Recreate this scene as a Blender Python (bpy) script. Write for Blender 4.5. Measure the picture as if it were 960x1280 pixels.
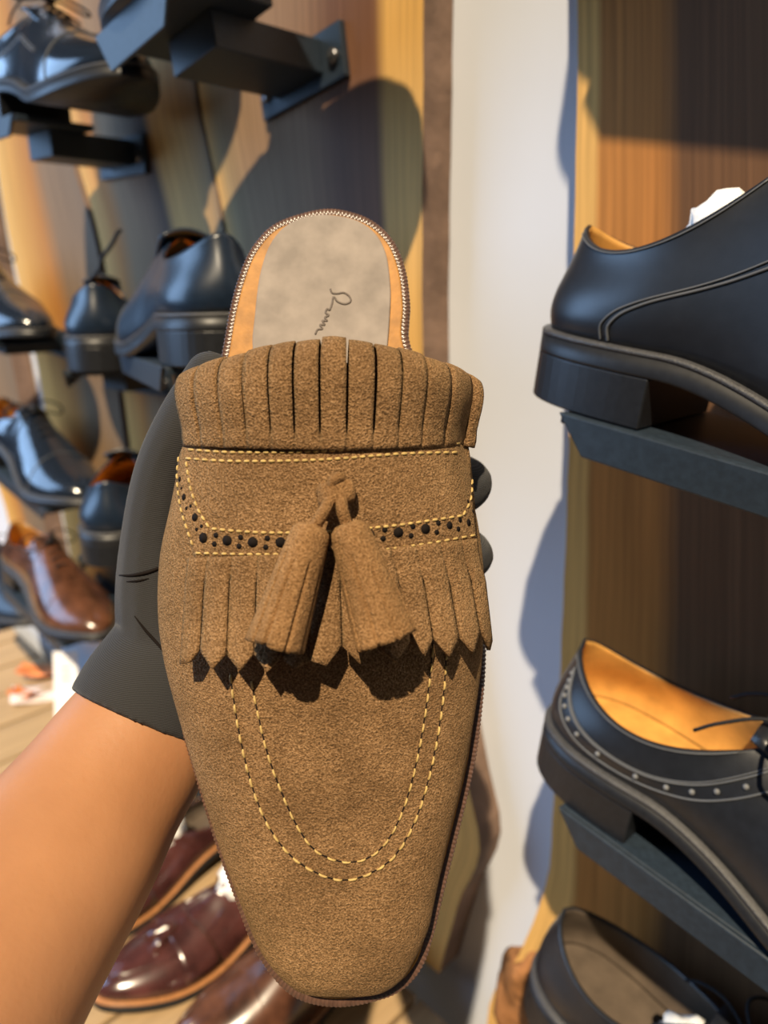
import bpy, bmesh, math, random
import numpy as np
from mathutils import Vector, Matrix
from mathutils.bvhtree import BVHTree

random.seed(7)
rng = np.random.RandomState(5)
SC = bpy.context.scene
COL = SC.collection
for o in list(bpy.data.objects):
    bpy.data.objects.remove(o)

# ------------------------------------------------------------------ camera
PITCH = math.radians(18.0)
CAM = Vector((0.0, 0.0, 1.42))
FPX = 900.0
R_ = Vector((1, 0, 0))
F_ = Vector((0, math.cos(PITCH), -math.sin(PITCH)))
U_ = Vector((0, math.sin(PITCH), math.cos(PITCH)))
cd = bpy.data.cameras.new('camera')
cam = bpy.data.objects.new('camera', cd)
COL.objects.link(cam)
cam.location = CAM
cam.rotation_euler = (math.pi / 2 - PITCH, 0, 0)
cd.sensor_fit = 'AUTO'
cd.sensor_width = 36
cd.lens = FPX / 1280 * 36
cd.clip_start = 0.01
cd.clip_end = 50
cd.dof.use_dof = True
cd.dof.focus_distance = 0.250
cd.dof.aperture_fstop = 7.5
SC.camera = cam

# ------------------------------------------------------------------ light
w = bpy.data.worlds.new('world')
SC.world = w
w.use_nodes = True
bg = w.node_tree.nodes['Background']
bg.inputs[0].default_value = (0.55, 0.62, 0.75, 1)
bg.inputs[1].default_value = 0.05


def light(name, kind, loc, direction, energy, color, **kw):
    l = bpy.data.lights.new(name, kind)
    l.energy = energy
    l.color = color
    for k, v in kw.items():
        setattr(l, k, v)
    o = bpy.data.objects.new(name, l)
    COL.objects.link(o)
    o.location = loc
    o.rotation_euler = Vector(direction).to_track_quat('-Z', 'Y').to_euler()
    return o


SPOTS_CAM = (0.15, -0.76, 1.0)
SPOTS_DIR = R_ * SPOTS_CAM[0] + U_ * SPOTS_CAM[1] + F_ * SPOTS_CAM[2]
light('spotlights_stand_in', 'SUN', (-0.5, -1, 3), SPOTS_DIR, 6.7, (1.0, 0.82, 0.57), angle=math.radians(0.9))  # sun lamp standing in for the shop's several spotlights
light('window_daylight', 'AREA', (-1.9, 0.75, 1.95), (1.0, -0.02, -0.22), 32, (0.38, 0.62, 1.0),
      shape='RECTANGLE', size=1.3, size_y=1.3)
SC.view_settings.view_transform = 'Standard'
SC.view_settings.look = 'None'
SC.view_settings.exposure = 0.0
SC.view_settings.gamma = 1.0
SC.view_settings.use_curve_mapping = False
SC.cycles.max_bounces = 6


# ------------------------------------------------------------------ geometry helpers
def cray(px, py):
    return R_ * ((px - 480) / FPX) + U_ * ((640 - py) / FPX) + F_


def at(px, py, depth):
    return CAM + cray(px, py) * depth


def on_plane(px, py, p0, n):
    d = cray(px, py)
    return CAM + d * ((p0 - CAM).dot(n) / d.dot(n))


def project(p):
    q = p - CAM
    D = q.dot(F_)
    return 480 + FPX * q.dot(R_) / D, 640 - FPX * q.dot(U_) / D, D


def mesh_obj(name, verts, faces, mat=None, parent=None, smooth=True, fm=None):
    me = bpy.data.meshes.new(name)
    me.from_pydata([tuple(v) for v in verts], [], [tuple(f) for f in faces])
    bm = bmesh.new()
    bm.from_mesh(me)
    bmesh.ops.recalc_face_normals(bm, faces=bm.faces)
    bm.to_mesh(me)
    bm.free()
    mats = mat if isinstance(mat, (list, tuple)) else [mat]
    for m in mats:
        me.materials.append(m)
    if smooth:
        me.polygons.foreach_set('use_smooth', [True] * len(me.polygons))
    if fm is not None:
        me.polygons.foreach_set('material_index', fm)
    o = bpy.data.objects.new(name, me)
    COL.objects.link(o)
    if parent is not None:
        o.parent = parent
    return o


def empty(name, label, cat, mw=None, group=None):
    o = bpy.data.objects.new(name, None)
    o.empty_display_size = 0.02
    COL.objects.link(o)
    o['label'] = label
    o['category'] = cat
    if group:
        o['group'] = group
    if mw is not None:
        o.matrix_world = mw
    return o


def tag(o, label, cat, group=None, kind=None):
    o['label'] = label
    o['category'] = cat
    if group:
        o['group'] = group
    if kind:
        o['kind'] = kind
    return o


def struct(o):
    o['kind'] = 'structure'
    return o


class G:
    """collects vertices and faces of ONE mesh"""
    def __init__(s):
        s.v = []
        s.f = []
        s.m = []

    def add(s, v, f, m=0):
        b = len(s.v)
        s.v += [Vector(x) for x in v]
        s.f += [[b + i for i in q] for q in f]
        s.m += [m] * len(f)

    def grid(s, P, wrap=False, m=0):
        r = len(P)
        c = len(P[0])
        v = [p for row in P for p in row]
        f = []
        for i in range(r - 1):
            for j in range(c if wrap else c - 1):
                k = (j + 1) % c
                f.append([i * c + j, i * c + k, (i + 1) * c + k, (i + 1) * c + j])
        s.add(v, f, m)

    def tube(s, path, rad, n=8, closed=False, m=0, flat=1.0, up=None):
        path = [Vector(p) for p in path]
        N = len(path)
        rows = []
        prev = None
        for i, p in enumerate(path):
            a = path[(i - 1) % N] if (closed or i > 0) else path[i]
            b = path[(i + 1) % N] if (closed or i < N - 1) else path[i]
            t = (b - a)
            if t.length < 1e-9:
                t = Vector((0, 0, 1))
            t.normalize()
            if prev is None:
                u = up if up is not None else Vector((0, 0, 1))
                if abs(t.dot(u)) > 0.95:
                    u = Vector((1, 0, 0))
            else:
                u = prev
            u = (u - t * t.dot(u)).normalized()
            prev = u
            v = t.cross(u)
            r = rad[i] if hasattr(rad, '__len__') else rad
            rows.append([p + (u * math.cos(2 * math.pi * k / n) * flat + v * math.sin(2 * math.pi * k / n)) * r for k in range(n)])
        if closed:
            rows.append(rows[0])
        b = len(s.v)
        s.grid(rows, wrap=True, m=m)
        if not closed:
            s.f.append([b + k for k in range(n)])
            s.f.append([b + (N - 1) * n + k for k in range(n)])
            s.m += [m, m]

    def box(s, c, sx, sy, sz, M=None, m=0):
        v = []
        for z in (-1, 1):
            for y in (-1, 1):
                for x in (-1, 1):
                    p = Vector((c[0] + x * sx / 2, c[1] + y * sy / 2, c[2] + z * sz / 2))
                    v.append(M @ p if M else p)
        s.add(v, [[0, 1, 3, 2], [4, 6, 7, 5], [0, 4, 5, 1], [2, 3, 7, 6], [0, 2, 6, 4], [1, 5, 7, 3]], m)

    def prism(s, poly, up, m=0):
        n = len(poly)
        up = Vector(up)
        v = [Vector(p) for p in poly] + [Vector(p) + up for p in poly]
        f = [list(range(n)), list(range(n, 2 * n))] + [[i, (i + 1) % n, n + (i + 1) % n, n + i] for i in range(n)]
        s.add(v, f, m)

    def sphere(s, c, r, n=8, M=None, m=0):
        rows = []
        c = Vector(c)
        for i in range(n + 1):
            t = math.pi * i / n
            row = []
            for k in range(2 * n):
                p = 2 * math.pi * k / (2 * n)
                q = Vector((math.sin(t) * math.cos(p), math.sin(t) * math.sin(p), math.cos(t)))
                if hasattr(r, '__len__'):
                    q = Vector((q.x * r[0], q.y * r[1], q.z * r[2]))
                else:
                    q = q * r
                if M is not None:
                    q = M @ q
                row.append(c + q)
            rows.append(row)
        s.grid(rows, wrap=True, m=m)

    def build(s, name, mat, parent=None, smooth=True, merge=0):
        o = mesh_obj(name, s.v, s.f, mat, parent, smooth, s.m)
        if merge:
            bm = bmesh.new()
            bm.from_mesh(o.data)
            bmesh.ops.remove_doubles(bm, verts=bm.verts, dist=merge)
            bmesh.ops.recalc_face_normals(bm, faces=bm.faces)
            bm.to_mesh(o.data)
            bm.free()
        return o


def bevel(o, width, seg=2, angle=35):
    b = o.modifiers.new('bevel', 'BEVEL')
    b.width = width
    b.segments = seg
    b.limit_method = 'ANGLE'
    b.angle_limit = math.radians(angle)
    return o


def solid(o, th, offset=-1, moff=0):
    m = o.modifiers.new('solid', 'SOLIDIFY')
    m.thickness = th
    m.offset = offset
    m.material_offset = moff
    return o


def subsurf(o, n=1):
    m = o.modifiers.new('sub', 'SUBSURF')
    m.levels = n
    m.render_levels = n
    return o


def catmull(pts, n, closed=False):
    """resample a control polyline into n points, even in length"""
    P = [np.array(p, float) for p in pts]
    out = []
    K = len(P)
    segs = K if closed else K - 1
    for i in range(segs):
        if closed:
            a, b, c, d = P[(i - 1) % K], P[i], P[(i + 1) % K], P[(i + 2) % K]
        else:
            b, c = P[i], P[i + 1]
            a = P[i - 1] if i > 0 else 2 * b - c
            d = P[i + 2] if i + 2 < K else 2 * c - b
        for t in np.linspace(0, 1, 16, endpoint=False):
            out.append(0.5 * ((2 * b) + (-a + c) * t + (2 * a - 5 * b + 4 * c - d) * t * t + (-a + 3 * b - 3 * c + d) * t ** 3))
    out.append(P[0] if closed else P[-1])
    out = np.array(out)
    L = np.concatenate([[0], np.cumsum(np.linalg.norm(np.diff(out, axis=0), axis=1))])
    s = np.linspace(0, L[-1], n + 1 if closed else n)
    if closed:
        s = s[:-1]
    return np.stack([np.interp(s, L, out[:, k]) for k in range(out.shape[1])], axis=1)


def smooth01(x):
    x = min(1, max(0, x))
    return x * x * (3 - 2 * x)


# ------------------------------------------------------------------ materials
def new_mat(name):
    m = bpy.data.materials.new(name)
    m.use_nodes = True
    nt = m.node_tree
    return m, nt, nt.nodes['Principled BSDF']


def nd(nt, t, **kw):
    n = nt.nodes.new(t)
    for k, v in kw.items():
        if k in n.inputs:
            n.inputs[k].default_value = v
        else:
            setattr(n, k, v)
    return n


def noise(nt, scale, detail=3, rough=0.55, vec=None, coord='Object', stretch=None):
    tc = nt.nodes.new('ShaderNodeTexCoord')
    n = nt.nodes.new('ShaderNodeTexNoise')
    n.inputs['Scale'].default_value = scale
    n.inputs['Detail'].default_value = detail
    n.inputs['Roughness'].default_value = rough
    src = tc.outputs[coord]
    if stretch:
        mp = nt.nodes.new('ShaderNodeMapping')
        mp.inputs['Scale'].default_value = stretch
        nt.links.new(src, mp.inputs['Vector'])
        src = mp.outputs[0]
    nt.links.new(src, n.inputs['Vector'])
    return n


def ramp(nt, src, stops):
    r = nt.nodes.new('ShaderNodeValToRGB')
    e = r.color_ramp.elements
    while len(e) < len(stops):
        e.new(0.5)
    for k, (p, c) in enumerate(stops):
        e[k].position = p
        e[k].color = (*c, 1)
    nt.links.new(src, r.inputs[0])
    return r


def bump(nt, bs, src, strength, dist):
    b = nt.nodes.new('ShaderNodeBump')
    b.inputs['Strength'].default_value = strength
    b.inputs['Distance'].default_value = dist
    nt.links.new(src, b.inputs['Height'])
    nt.links.new(b.outputs[0], bs.inputs['Normal'])
    return b


def simple(name, col, rough=0.5, spec=0.5, nscale=40, var=0.15, bstr=0.0, bdist=0.0005, bscale=None, metal=0, coat=0):
    m, nt, bs = new_mat(name)
    n = noise(nt, nscale)
    c = np.array(col)
    r = ramp(nt, n.outputs[0], [(0.3, tuple(c * (1 - var))), (0.7, tuple(np.minimum(1, c * (1 + var))))])
    nt.links.new(r.outputs[0], bs.inputs['Base Color'])
    bs.inputs['Roughness'].default_value = rough
    bs.inputs['Specular IOR Level'].default_value = spec
    bs.inputs['Metallic'].default_value = metal
    bs.inputs['Coat Weight'].default_value = coat
    bs.inputs['Coat Roughness'].default_value = 0.12
    if bstr:
        n2 = noise(nt, bscale or nscale)
        bump(nt, bs, n2.outputs[0], bstr, bdist)
    return m


def suede(name, c0, c1, c2):
    m, nt, bs = new_mat(name)
    big = noise(nt, 55, 3)
    fine = noise(nt, 1500, 2, 0.6)
    mid = noise(nt, 330, 4, 0.65)
    r1 = ramp(nt, fine.outputs[0], [(0.30, c0), (0.52, c1), (0.72, c2)])
    r2 = ramp(nt, big.outputs[0], [(0.3, (0.72, 0.70, 0.68)), (0.7, (1.12, 1.12, 1.12))])
    mx = nd(nt, 'ShaderNodeMix', data_type='RGBA', blend_type='MULTIPLY')
    mx.inputs[0].default_value = 1
    nt.links.new(r1.outputs[0], mx.inputs[6])
    nt.links.new(r2.outputs[0], mx.inputs[7])
    nt.links.new(mx.outputs[2], bs.inputs['Base Color'])
    bs.inputs['Roughness'].default_value = 0.95
    bs.inputs['Specular IOR Level'].default_value = 0.1
    bs.inputs['Sheen Weight'].default_value = 0.12
    bs.inputs['Sheen Roughness'].default_value = 0.5
    bs.inputs['Sheen Tint'].default_value = (*[min(1, x * 3) for x in c2], 1)
    ad = nd(nt, 'ShaderNodeMath', operation='ADD')
    nt.links.new(fine.outputs[0], ad.inputs[0])
    nt.links.new(mid.outputs[0], ad.inputs[1])
    bump(nt, bs, ad.outputs[0], 0.9, 0.0012)
    return m


def wood(name, stops, streak=0.35, rough=0.6, coord='UV', stretch=(26, 1.2, 1)):
    """across the board the colour follows the growth: stops over UV.x; fine streaks along the grain"""
    m, nt, bs = new_mat(name)
    tc = nt.nodes.new('ShaderNodeTexCoord')
    sep = nt.nodes.new('ShaderNodeSeparateXYZ')
    nt.links.new(tc.outputs['UV'], sep.inputs[0])
    wob = noise(nt, 2.2, 2, 0.5, coord='UV', stretch=(1.5, 1.0, 1))
    ma = nd(nt, 'ShaderNodeMath', operation='MULTIPLY_ADD')
    nt.links.new(wob.outputs[0], ma.inputs[0])
    ma.inputs[1].default_value = 0.05
    nt.links.new(sep.outputs[0], ma.inputs[2])
    sb = nd(nt, 'ShaderNodeMath', operation='SUBTRACT')
    nt.links.new(ma.outputs[0], sb.inputs[0])
    sb.inputs[1].default_value = 0.025
    r = ramp(nt, sb.outputs[0], stops)
    st = noise(nt, 3.0, 6, 0.65, coord='UV', stretch=stretch)
    r2 = ramp(nt, st.outputs[0], [(0.3, (1 - streak,) * 3), (0.7, (1.12,) * 3)])
    mx = nd(nt, 'ShaderNodeMix', data_type='RGBA', blend_type='MULTIPLY')
    mx.inputs[0].default_value = 1
    nt.links.new(r.outputs[0], mx.inputs[6])
    nt.links.new(r2.outputs[0], mx.inputs[7])
    nt.links.new(mx.outputs[2], bs.inputs['Base Color'])
    bs.inputs['Roughness'].default_value = rough
    bs.inputs['Specular IOR Level'].default_value = 0.15
    bump(nt, bs, st.outputs[0], 0.15, 0.0008)
    return m


SUEDE = suede('brown_suede', (0.105, 0.054, 0.022), (0.25, 0.142, 0.066), (0.43, 0.262, 0.136))
SUEDE_T = suede('tassel_suede', (0.145, 0.074, 0.028), (0.28, 0.152, 0.066), (0.40, 0.235, 0.11))
THREAD = simple('yellow_thread', (0.50, 0.35, 0.13), 0.6, 0.3, 800, 0.25)
RECESS_SHADE = simple('recess_shade', (0.012, 0.009, 0.008), 0.9, 0.1)  # near-black that paints the shade in holes, groove and creases
WELT = simple('welt_leather', (0.105, 0.055, 0.038), 0.28, 1.0, 300, 0.2)
SOLE = simple('dark_sole_edge', (0.030, 0.018, 0.014), 0.45, 0.4, 120, 0.2)
INSOLE = simple('tan_insole', (0.40, 0.185, 0.040), 0.55, 0.3, 160, 0.22, 0.3, 0.0003, 900)
SOCK = simple('taupe_sock', (0.265, 0.225, 0.198), 0.58, 0.22, 90, 0.20, 0.12, 0.0002, 600)
EMBOSS = simple('embossed_ink', (0.12, 0.095, 0.08), 0.5, 0.3)
BLACK = simple('black_leather', (0.011, 0.013, 0.018), 0.36, 0.6, 200, 0.15, 0.12, 0.0003, 900)
BLACK_SHINE = simple('polished_black_leather', (0.009, 0.014, 0.024), 0.18, 0.8, 200, 0.1, coat=0.5)
BLACK_BLUE_LIT = simple('blue_lit_black_leather', (0.009, 0.018, 0.036), 0.33, 0.6, 200, 0.15, 0.12, 0.0003, 900)  # black leather with the blue light's tint put into its colour
BLACK_SOLE = simple('black_sole', (0.012, 0.013, 0.016), 0.42, 0.4, 300, 0.2)
WELT_G = simple('grey_welt', (0.05, 0.05, 0.053), 0.4, 0.5, 1200, 0.5, 0.6, 0.0006, 1500)
SEAM = simple('grey_seam_thread', (0.10, 0.105, 0.115), 0.5, 0.4)
PUNCH_G = simple('grey_punch', (0.16, 0.165, 0.175), 0.5, 0.3)
LINING = simple('tan_lining', (0.58, 0.30, 0.075), 0.5, 0.3, 60, 0.2)
LINING_D = simple('dark_lining', (0.10, 0.075, 0.055), 0.6, 0.3, 60, 0.2)
LACE = simple('black_lace', (0.016, 0.016, 0.018), 0.7, 0.2)
BRACKET = simple('black_metal', (0.016, 0.026, 0.040), 0.48, 0.5, 300, 0.2)
BOLT = simple('bolt_metal', (0.20, 0.20, 0.21), 0.3, 0.5, metal=0.9)
BURG = simple('burgundy_leather', (0.060, 0.020, 0.018), 0.20, 0.7, 45, 0.45, coat=0.4)
BROWNL = simple('burnished_brown_leather', (0.085, 0.034, 0.018), 0.22, 0.7, 40, 0.6, coat=0.3)
TANWELT = simple('tan_welt', (0.34, 0.15, 0.055), 0.4, 0.4, 200, 0.2)
WHITEPAPER = simple('white_tissue_paper', (0.80, 0.80, 0.78), 0.8, 0.2, 40, 0.05, 0.5, 0.003, 120)
WALLM = simple('white_plaster', (0.60, 0.63, 0.70), 0.75, 0.2, 6, 0.02, 0.05, 0.001, 90)
FLOORM = simple('grey_floor', (0.06, 0.058, 0.055), 0.5, 0.3, 5, 0.15)
ORANGEP = simple('orange_print', (0.75, 0.22, 0.07), 0.5, 0.3, 30, 0.5)
PALEP = simple('pale_print', (0.72, 0.60, 0.56), 0.5, 0.3, 40, 0.2)
CARD = simple('white_card', (0.82, 0.82, 0.84), 0.6, 0.3, 10, 0.03)
REDINK = simple('pale_red_ink', (0.75, 0.45, 0.45), 0.6, 0.2)

SAP = (0.72, 0.42, 0.13)
ORG = (0.47, 0.20, 0.050)
BRN = (0.20, 0.10, 0.048)
DRK = (0.095, 0.052, 0.032)
WOOD_R = wood('right_slab_wood', [(0.0, SAP), (0.050, SAP), (0.065, ORG), (0.20, (0.44, 0.18, 0.045)), (0.25, (0.15, 0.075, 0.035)), (0.8, BRN), (1.0, ORG)])
WOOD_A = wood('slab_wood_a', [(0.0, SAP), (0.08, (0.36, 0.25, 0.12)), (0.2, (0.32, 0.20, 0.105)), (0.55, (0.28, 0.16, 0.085)), (0.68, (0.17, 0.085, 0.05)), (0.83, (0.20, 0.095, 0.052)), (0.87, SAP), (1.0, SAP)])
WOOD_B = wood('slab_wood_b', [(0.0, SAP), (0.17, ORG), (0.28, (0.30, 0.19, 0.10)), (0.5, (0.24, 0.14, 0.075)), (0.62, DRK), (0.70, SAP), (0.86, (0.6, 0.36, 0.13)), (1.0, (0.30, 0.21, 0.12))])
WOOD_C = wood('slab_wood_c', [(0.0, SAP), (0.2, (0.6, 0.31, 0.08)), (0.45, ORG), (0.62, (0.25, 0.16, 0.09)), (1.0, (0.20, 0.14, 0.09))])
EDGEWOOD = simple('slab_end_bark', (0.20, 0.13, 0.095), 0.8, 0.2, 18, 0.35, 0.5, 0.003, 60)
BURL = simple('burl_bark', (0.30, 0.13, 0.045), 0.7, 0.2, 38, 0.65, 0.9, 0.006, 45)
TABLEW = wood('table_wood', [(0.0, (0.38, 0.26, 0.14)), (0.5, (0.42, 0.29, 0.16)), (1.0, (0.35, 0.24, 0.13))], 0.2, 0.4, stretch=(1.5, 30, 1))
TABLED = simple('grey_joint', (0.22, 0.21, 0.20), 0.6, 0.3)
SKIN = None


def skin_mat():
    m, nt, bs = new_mat('skin')
    n = noise(nt, 22, 4)
    r = ramp(nt, n.outputs[0], [(0.3, (0.36, 0.165, 0.075)), (0.7, (0.45, 0.215, 0.10))])
    n3 = noise(nt, 500, 3)
    nt.links.new(r.outputs[0], bs.inputs['Base Color'])
    bs.inputs['Roughness'].default_value = 0.5
    bs.inputs['Specular IOR Level'].default_value = 0.35
    bs.inputs['Subsurface Weight'].default_value = 0.12
    bs.inputs['Subsurface Radius'].default_value = (0.006, 0.002, 0.001)
    bs.inputs['Subsurface Scale'].default_value = 1.0
    bump(nt, bs, n3.outputs[0], 0.25, 0.0004)
    return m


def glove_mat():
    m, nt, bs = new_mat('black_knit')
    tc = nt.nodes.new('ShaderNodeTexCoord')
    mp = nt.nodes.new('ShaderNodeMapping')
    mp.inputs['Rotation'].default_value = (0, math.radians(-8), 0)
    nt.links.new(tc.outputs['Object'], mp.inputs[0])
    wv = nt.nodes.new('ShaderNodeTexWave')
    wv.bands_direction = 'Z'
    wv.inputs['Scale'].default_value = 620
    wv.inputs['Distortion'].default_value = 1.5
    wv.inputs['Detail'].default_value = 1
    wv.inputs['Detail Scale'].default_value = 0.1
    nt.links.new(mp.outputs[0], wv.inputs['Vector'])
    r = ramp(nt, wv.outputs[0], [(0.2, (0.020, 0.020, 0.0215)), (0.8, (0.044, 0.044, 0.047))])
    nt.links.new(r.outputs[0], bs.inputs['Base Color'])
    bs.inputs['Roughness'].default_value = 0.85
    bs.inputs['Specular IOR Level'].default_value = 0.25
    bs.inputs['Sheen Weight'].default_value = 0.10
    bump(nt, bs, wv.outputs[0], 0.5, 0.0005)
    return m


SKIN = skin_mat()
GLOVE = glove_mat()

# ------------------------------------------------------------------ the wall frame
WD = Vector((-math.sqrt(.5), math.sqrt(.5), 0))      # along the wall, away from the camera
WN = Vector((-math.sqrt(.5), -math.sqrt(.5), 0))     # out of the wall
ZU = Vector((0, 0, 1))
F0 = at(718, 300, 0.460)                              # a point on the slabs' front plane
SLAB_T = 0.032
W0 = F0 - WN * (SLAB_T + 0.001)                       # a point on the plaster


def wp(along, out, z):
    p = F0 + WD * along + WN * out
    return Vector((p.x, p.y, z))


def alongF(px, py, out=0.0):
    p = on_plane(px, py, F0 + WN * out, WN)
    return (p - F0).dot(WD), p.z


# ------------------------------------------------------------------ setting
def setting():
    g = G()
    a, b = -1.2, 3.2
    base = SLAB_T + 0.001
    P = [wp(a, -base, 0), wp(b, -base, 0), wp(b, -base - 0.1, 0), wp(a, -base - 0.1, 0)]
    g.prism(P, (0, 0, 2.6))
    struct(g.build('wall_right', WALLM, smooth=False))
    g = G()
    g.box((-0.6, 0.8, -0.01), 5.0, 5.0, 0.02)
    struct(g.build('floor', FLOORM, smooth=False))


setting()


def slab(name, left, right, mat, label, cols=14, rows=46, th=SLAB_T, wob=0.0004):
    """a wooden slab standing against the plaster: front outline given by its left and right edge"""
    L = catmull([alongF(*p) for p in left], 120)
    Rr = catmull([alongF(*p) for p in right], 120)
    ztop = min(L[:, 1].max(), Rr[:, 1].max())

    def edge(E, t):          # t 0 top .. 1 bottom, even in height of each edge
        z0, z1 = E[0, 1], E[-1, 1]
        i = np.linspace(0, 1, len(E))
        return np.array([np.interp(t, i, E[:, 0]), np.interp(t, i, E[:, 1])])
    front, back, uv = [], [], []
    for r in range(rows + 1):
        t = r / rows
        a, b = edge(L, t), edge(Rr, t)
        if 0 < r < rows:
            a[0] += rng.uniform(-wob, wob)
            b[0] += rng.uniform(-wob, wob)
        rowf, rowb = [], []
        for c in range(cols + 1):
            k = c / cols
            q = a * (1 - k) + b * k
            rowf.append(wp(q[0], 0, q[1]))
            rowb.append(wp(q[0], -th, q[1]))
            uv.append((k, 1 - t))
        front.append(rowf)
        back.append(rowb)
    org = wp((L[-1, 0] + Rr[-1, 0]) / 2, -th, min(L[-1, 1], Rr[-1, 1]))
    v = [p - org for row in front for p in row] + [p - org for row in back for p in row]
    n = (rows + 1) * (cols + 1)
    idx = lambda r, c, k=0: k * n + r * (cols + 1) + c
    f, fm = [], []
    for r in range(rows):
        for c in range(cols):
            f.append([idx(r, c), idx(r, c + 1), idx(r + 1, c + 1), idx(r + 1, c)]); fm.append(0)
            f.append([idx(r, c, 1), idx(r + 1, c, 1), idx(r + 1, c + 1, 1), idx(r, c + 1, 1)]); fm.append(1)
    for r in range(rows):
        for c in (0, cols):
            f.append([idx(r, c), idx(r + 1, c), idx(r + 1, c, 1), idx(r, c, 1)]); fm.append(1)
    for c in range(cols):
        for r in (0, rows):
            f.append([idx(r, c), idx(r, c + 1), idx(r, c + 1, 1), idx(r, c, 1)]); fm.append(1)
    o = mesh_obj(name, v, f, [mat, EDGEWOOD], None, False, None)
    me = o.data
    me.polygons.foreach_set('material_index', fm)
    ul = me.uv_layers.new(name='UVMap')
    for lp in me.loops:
        ul.data[lp.index].uv = uv[lp.vertex_index % n]
    o.location = org
    tag(o, label, 'wooden slab', 'wooden display slabs along the white wall')
    return o


slab('wooden_slab', [(722, -260), (722, 0), (719, 250), (706, 700), (692, 1000), (684, 1100), (650, 1190), (610, 1265), (622, 1400)],
     [(1500, -1100), (1500, -200), (1500, 250), (1500, 700), (1500, 1600), (1500, 1900), (1500, 2200), (1500, 2500), (1500, 2900)],
     WOOD_R, 'dark brown wooden slab with pale left edge behind the three black shoes at right')
slab('wooden_slab', [(222, -220), (247, 100), (286, 300), (312, 480), (335, 700), (352, 900), (366, 1010), (372, 1075)],
     [(529, -220), (529, 100), (528, 400), (536, 640), (556, 820), (580, 960), (600, 1062), (576, 1122), (556, 1190), (549, 1217)],
     WOOD_A, 'wide brown slab with wavy right edge, behind the suede mule heel')
slab('wooden_slab', [(35, -220), (77, 100), (97, 200), (131, 330), (166, 580), (188, 750), (200, 830)],
     [(210, -220), (242, 100), (260, 190), (281, 300), (306, 480), (328, 700), (336, 800)],
     WOOD_B, 'brown and cream slab second in line from the white wall gap, beside the wide slab')
slab('wooden_slab', [(-55, -220), (-28, 0), (3, 250), (45, 450), (62, 550), (80, 650), (98, 750), (103, 775)],
     [(28, -220), (68, 100), (90, 200), (125, 330), (159, 580), (181, 750), (184, 775)],
     WOOD_C, 'narrow slab third in line, behind the black heel with the lifted lace')
slab('wooden_slab', [(-330, -220), (-200, 100), (-90, 330), (-25, 550), (2, 620), (26, 710), (50, 768)],
     [(-110, -220), (-50, 100), (-18, 290), (10, 430), (34, 550), (62, 690), (82, 775)],
     WOOD_C, 'orange slab farthest along the wall, at the left picture edge')


def burl():
    """a bark-covered burl growing from the lower left edge of the right slab"""
    g = G()
    a, z = alongF(655, 1245)
    c = wp(a, -0.005, z - 0.01)
    rows = []
    n = 14
    for i in range(n + 1):
        t = math.pi * i / n
        row = []
        for k in range(2 * n):
            p = math.pi * k / n
            q = Vector((math.sin(t) * math.cos(p), math.sin(t) * math.sin(p), math.cos(t)))
            r = 1 + 0.14 * math.sin(5 * q.x + 3 * q.z) + 0.1 * math.sin(9 * q.y + 4 * q.x)
            row.append(WD * q.x * 0.034 * r + WN * q.y * 0.014 * r + ZU * q.z * 0.062 * r)
        rows.append(row)
    g.grid(rows, wrap=True)
    o = g.build('wood_burl', BURL)
    o.location = c
    tag(o, 'knobbly bark burl on the lower left edge of the right slab', 'wood burl')


burl()


def table():
    zt = 0.72
    # back edge of the table runs parallel to the wall
    d = cray(560, 1280)
    p = CAM + d * ((zt - CAM.z) / d.z)
    a0 = (p - F0).dot(WD)
    o0 = (p - F0).dot(WN)
    root = empty('display_table', 'pale beech plank table carrying the loafers under the forearm', 'table', Matrix.Translation(wp(a0 + 0.7, o0 + 0.4, 0)))
    org = wp(a0 + 0.7, o0 + 0.4, 0)
    g = G()
    width, depth = 2.2, 0.75
    uv = []
    n = 22
    pw = width / n
    me_uv = []
    for i in range(n):
        s0 = a0 - 0.06 + i * pw
        P = [wp(s0 + 0.0025, o0, zt - 0.03), wp(s0 + pw - 0.0025, o0, zt - 0.03), wp(s0 + pw - 0.0025, o0 + depth, zt - 0.03), wp(s0 + 0.0025, o0 + depth, zt - 0.03)]
        g.prism([q - org for q in P], (0, 0, 0.03))
    o = g.build('plank_top', TABLEW, root, smooth=False)
    ul = o.data.uv_layers.new(name='UVMap')
    for lp in o.data.loops:
        c = o.data.vertices[lp.vertex_index].co + org
        ul.data[lp.index].uv = ((c - F0).dot(WN), (c - F0).dot(WD))
    bevel(o, 0.002)
    g = G()
    P = [wp(a0 - 0.04, o0 + 0.02, zt - 0.06), wp(a0 - 0.08 + width, o0 + 0.02, zt - 0.06), wp(a0 - 0.08 + width, o0 + depth - 0.02, zt - 0.06), wp(a0 - 0.04, o0 + depth - 0.02, zt - 0.06)]
    g.prism([q - org for q in P], (0, 0, 0.0295))
    g.build('apron_frame', TABLED, root, smooth=False)
    for sa in (a0 + 0.02, a0 + width - 0.14):
        for so in (o0 + 0.05, o0 + depth - 0.05):
            g = G()
            c = wp(sa, so, 0) - org
            g.box((c.x, c.y, 0.33), 0.05, 0.05, 0.66)
            g.build('leg', TABLEW, root, smooth=False)
    return zt, a0, o0


TZ, TA, TO = table()


# ------------------------------------------------------------------ dress shoes
HALF = [(0.000, 0.000), (0.003, 0.013), (0.012, 0.024), (0.030, 0.0315), (0.055, 0.033), (0.090, 0.031), (0.125, 0.033), (0.160, 0.040),
        (0.195, 0.0455), (0.225, 0.0445), (0.253, 0.036), (0.277, 0.0235), (0.291, 0.011), (0.296, 0.000)]


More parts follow.
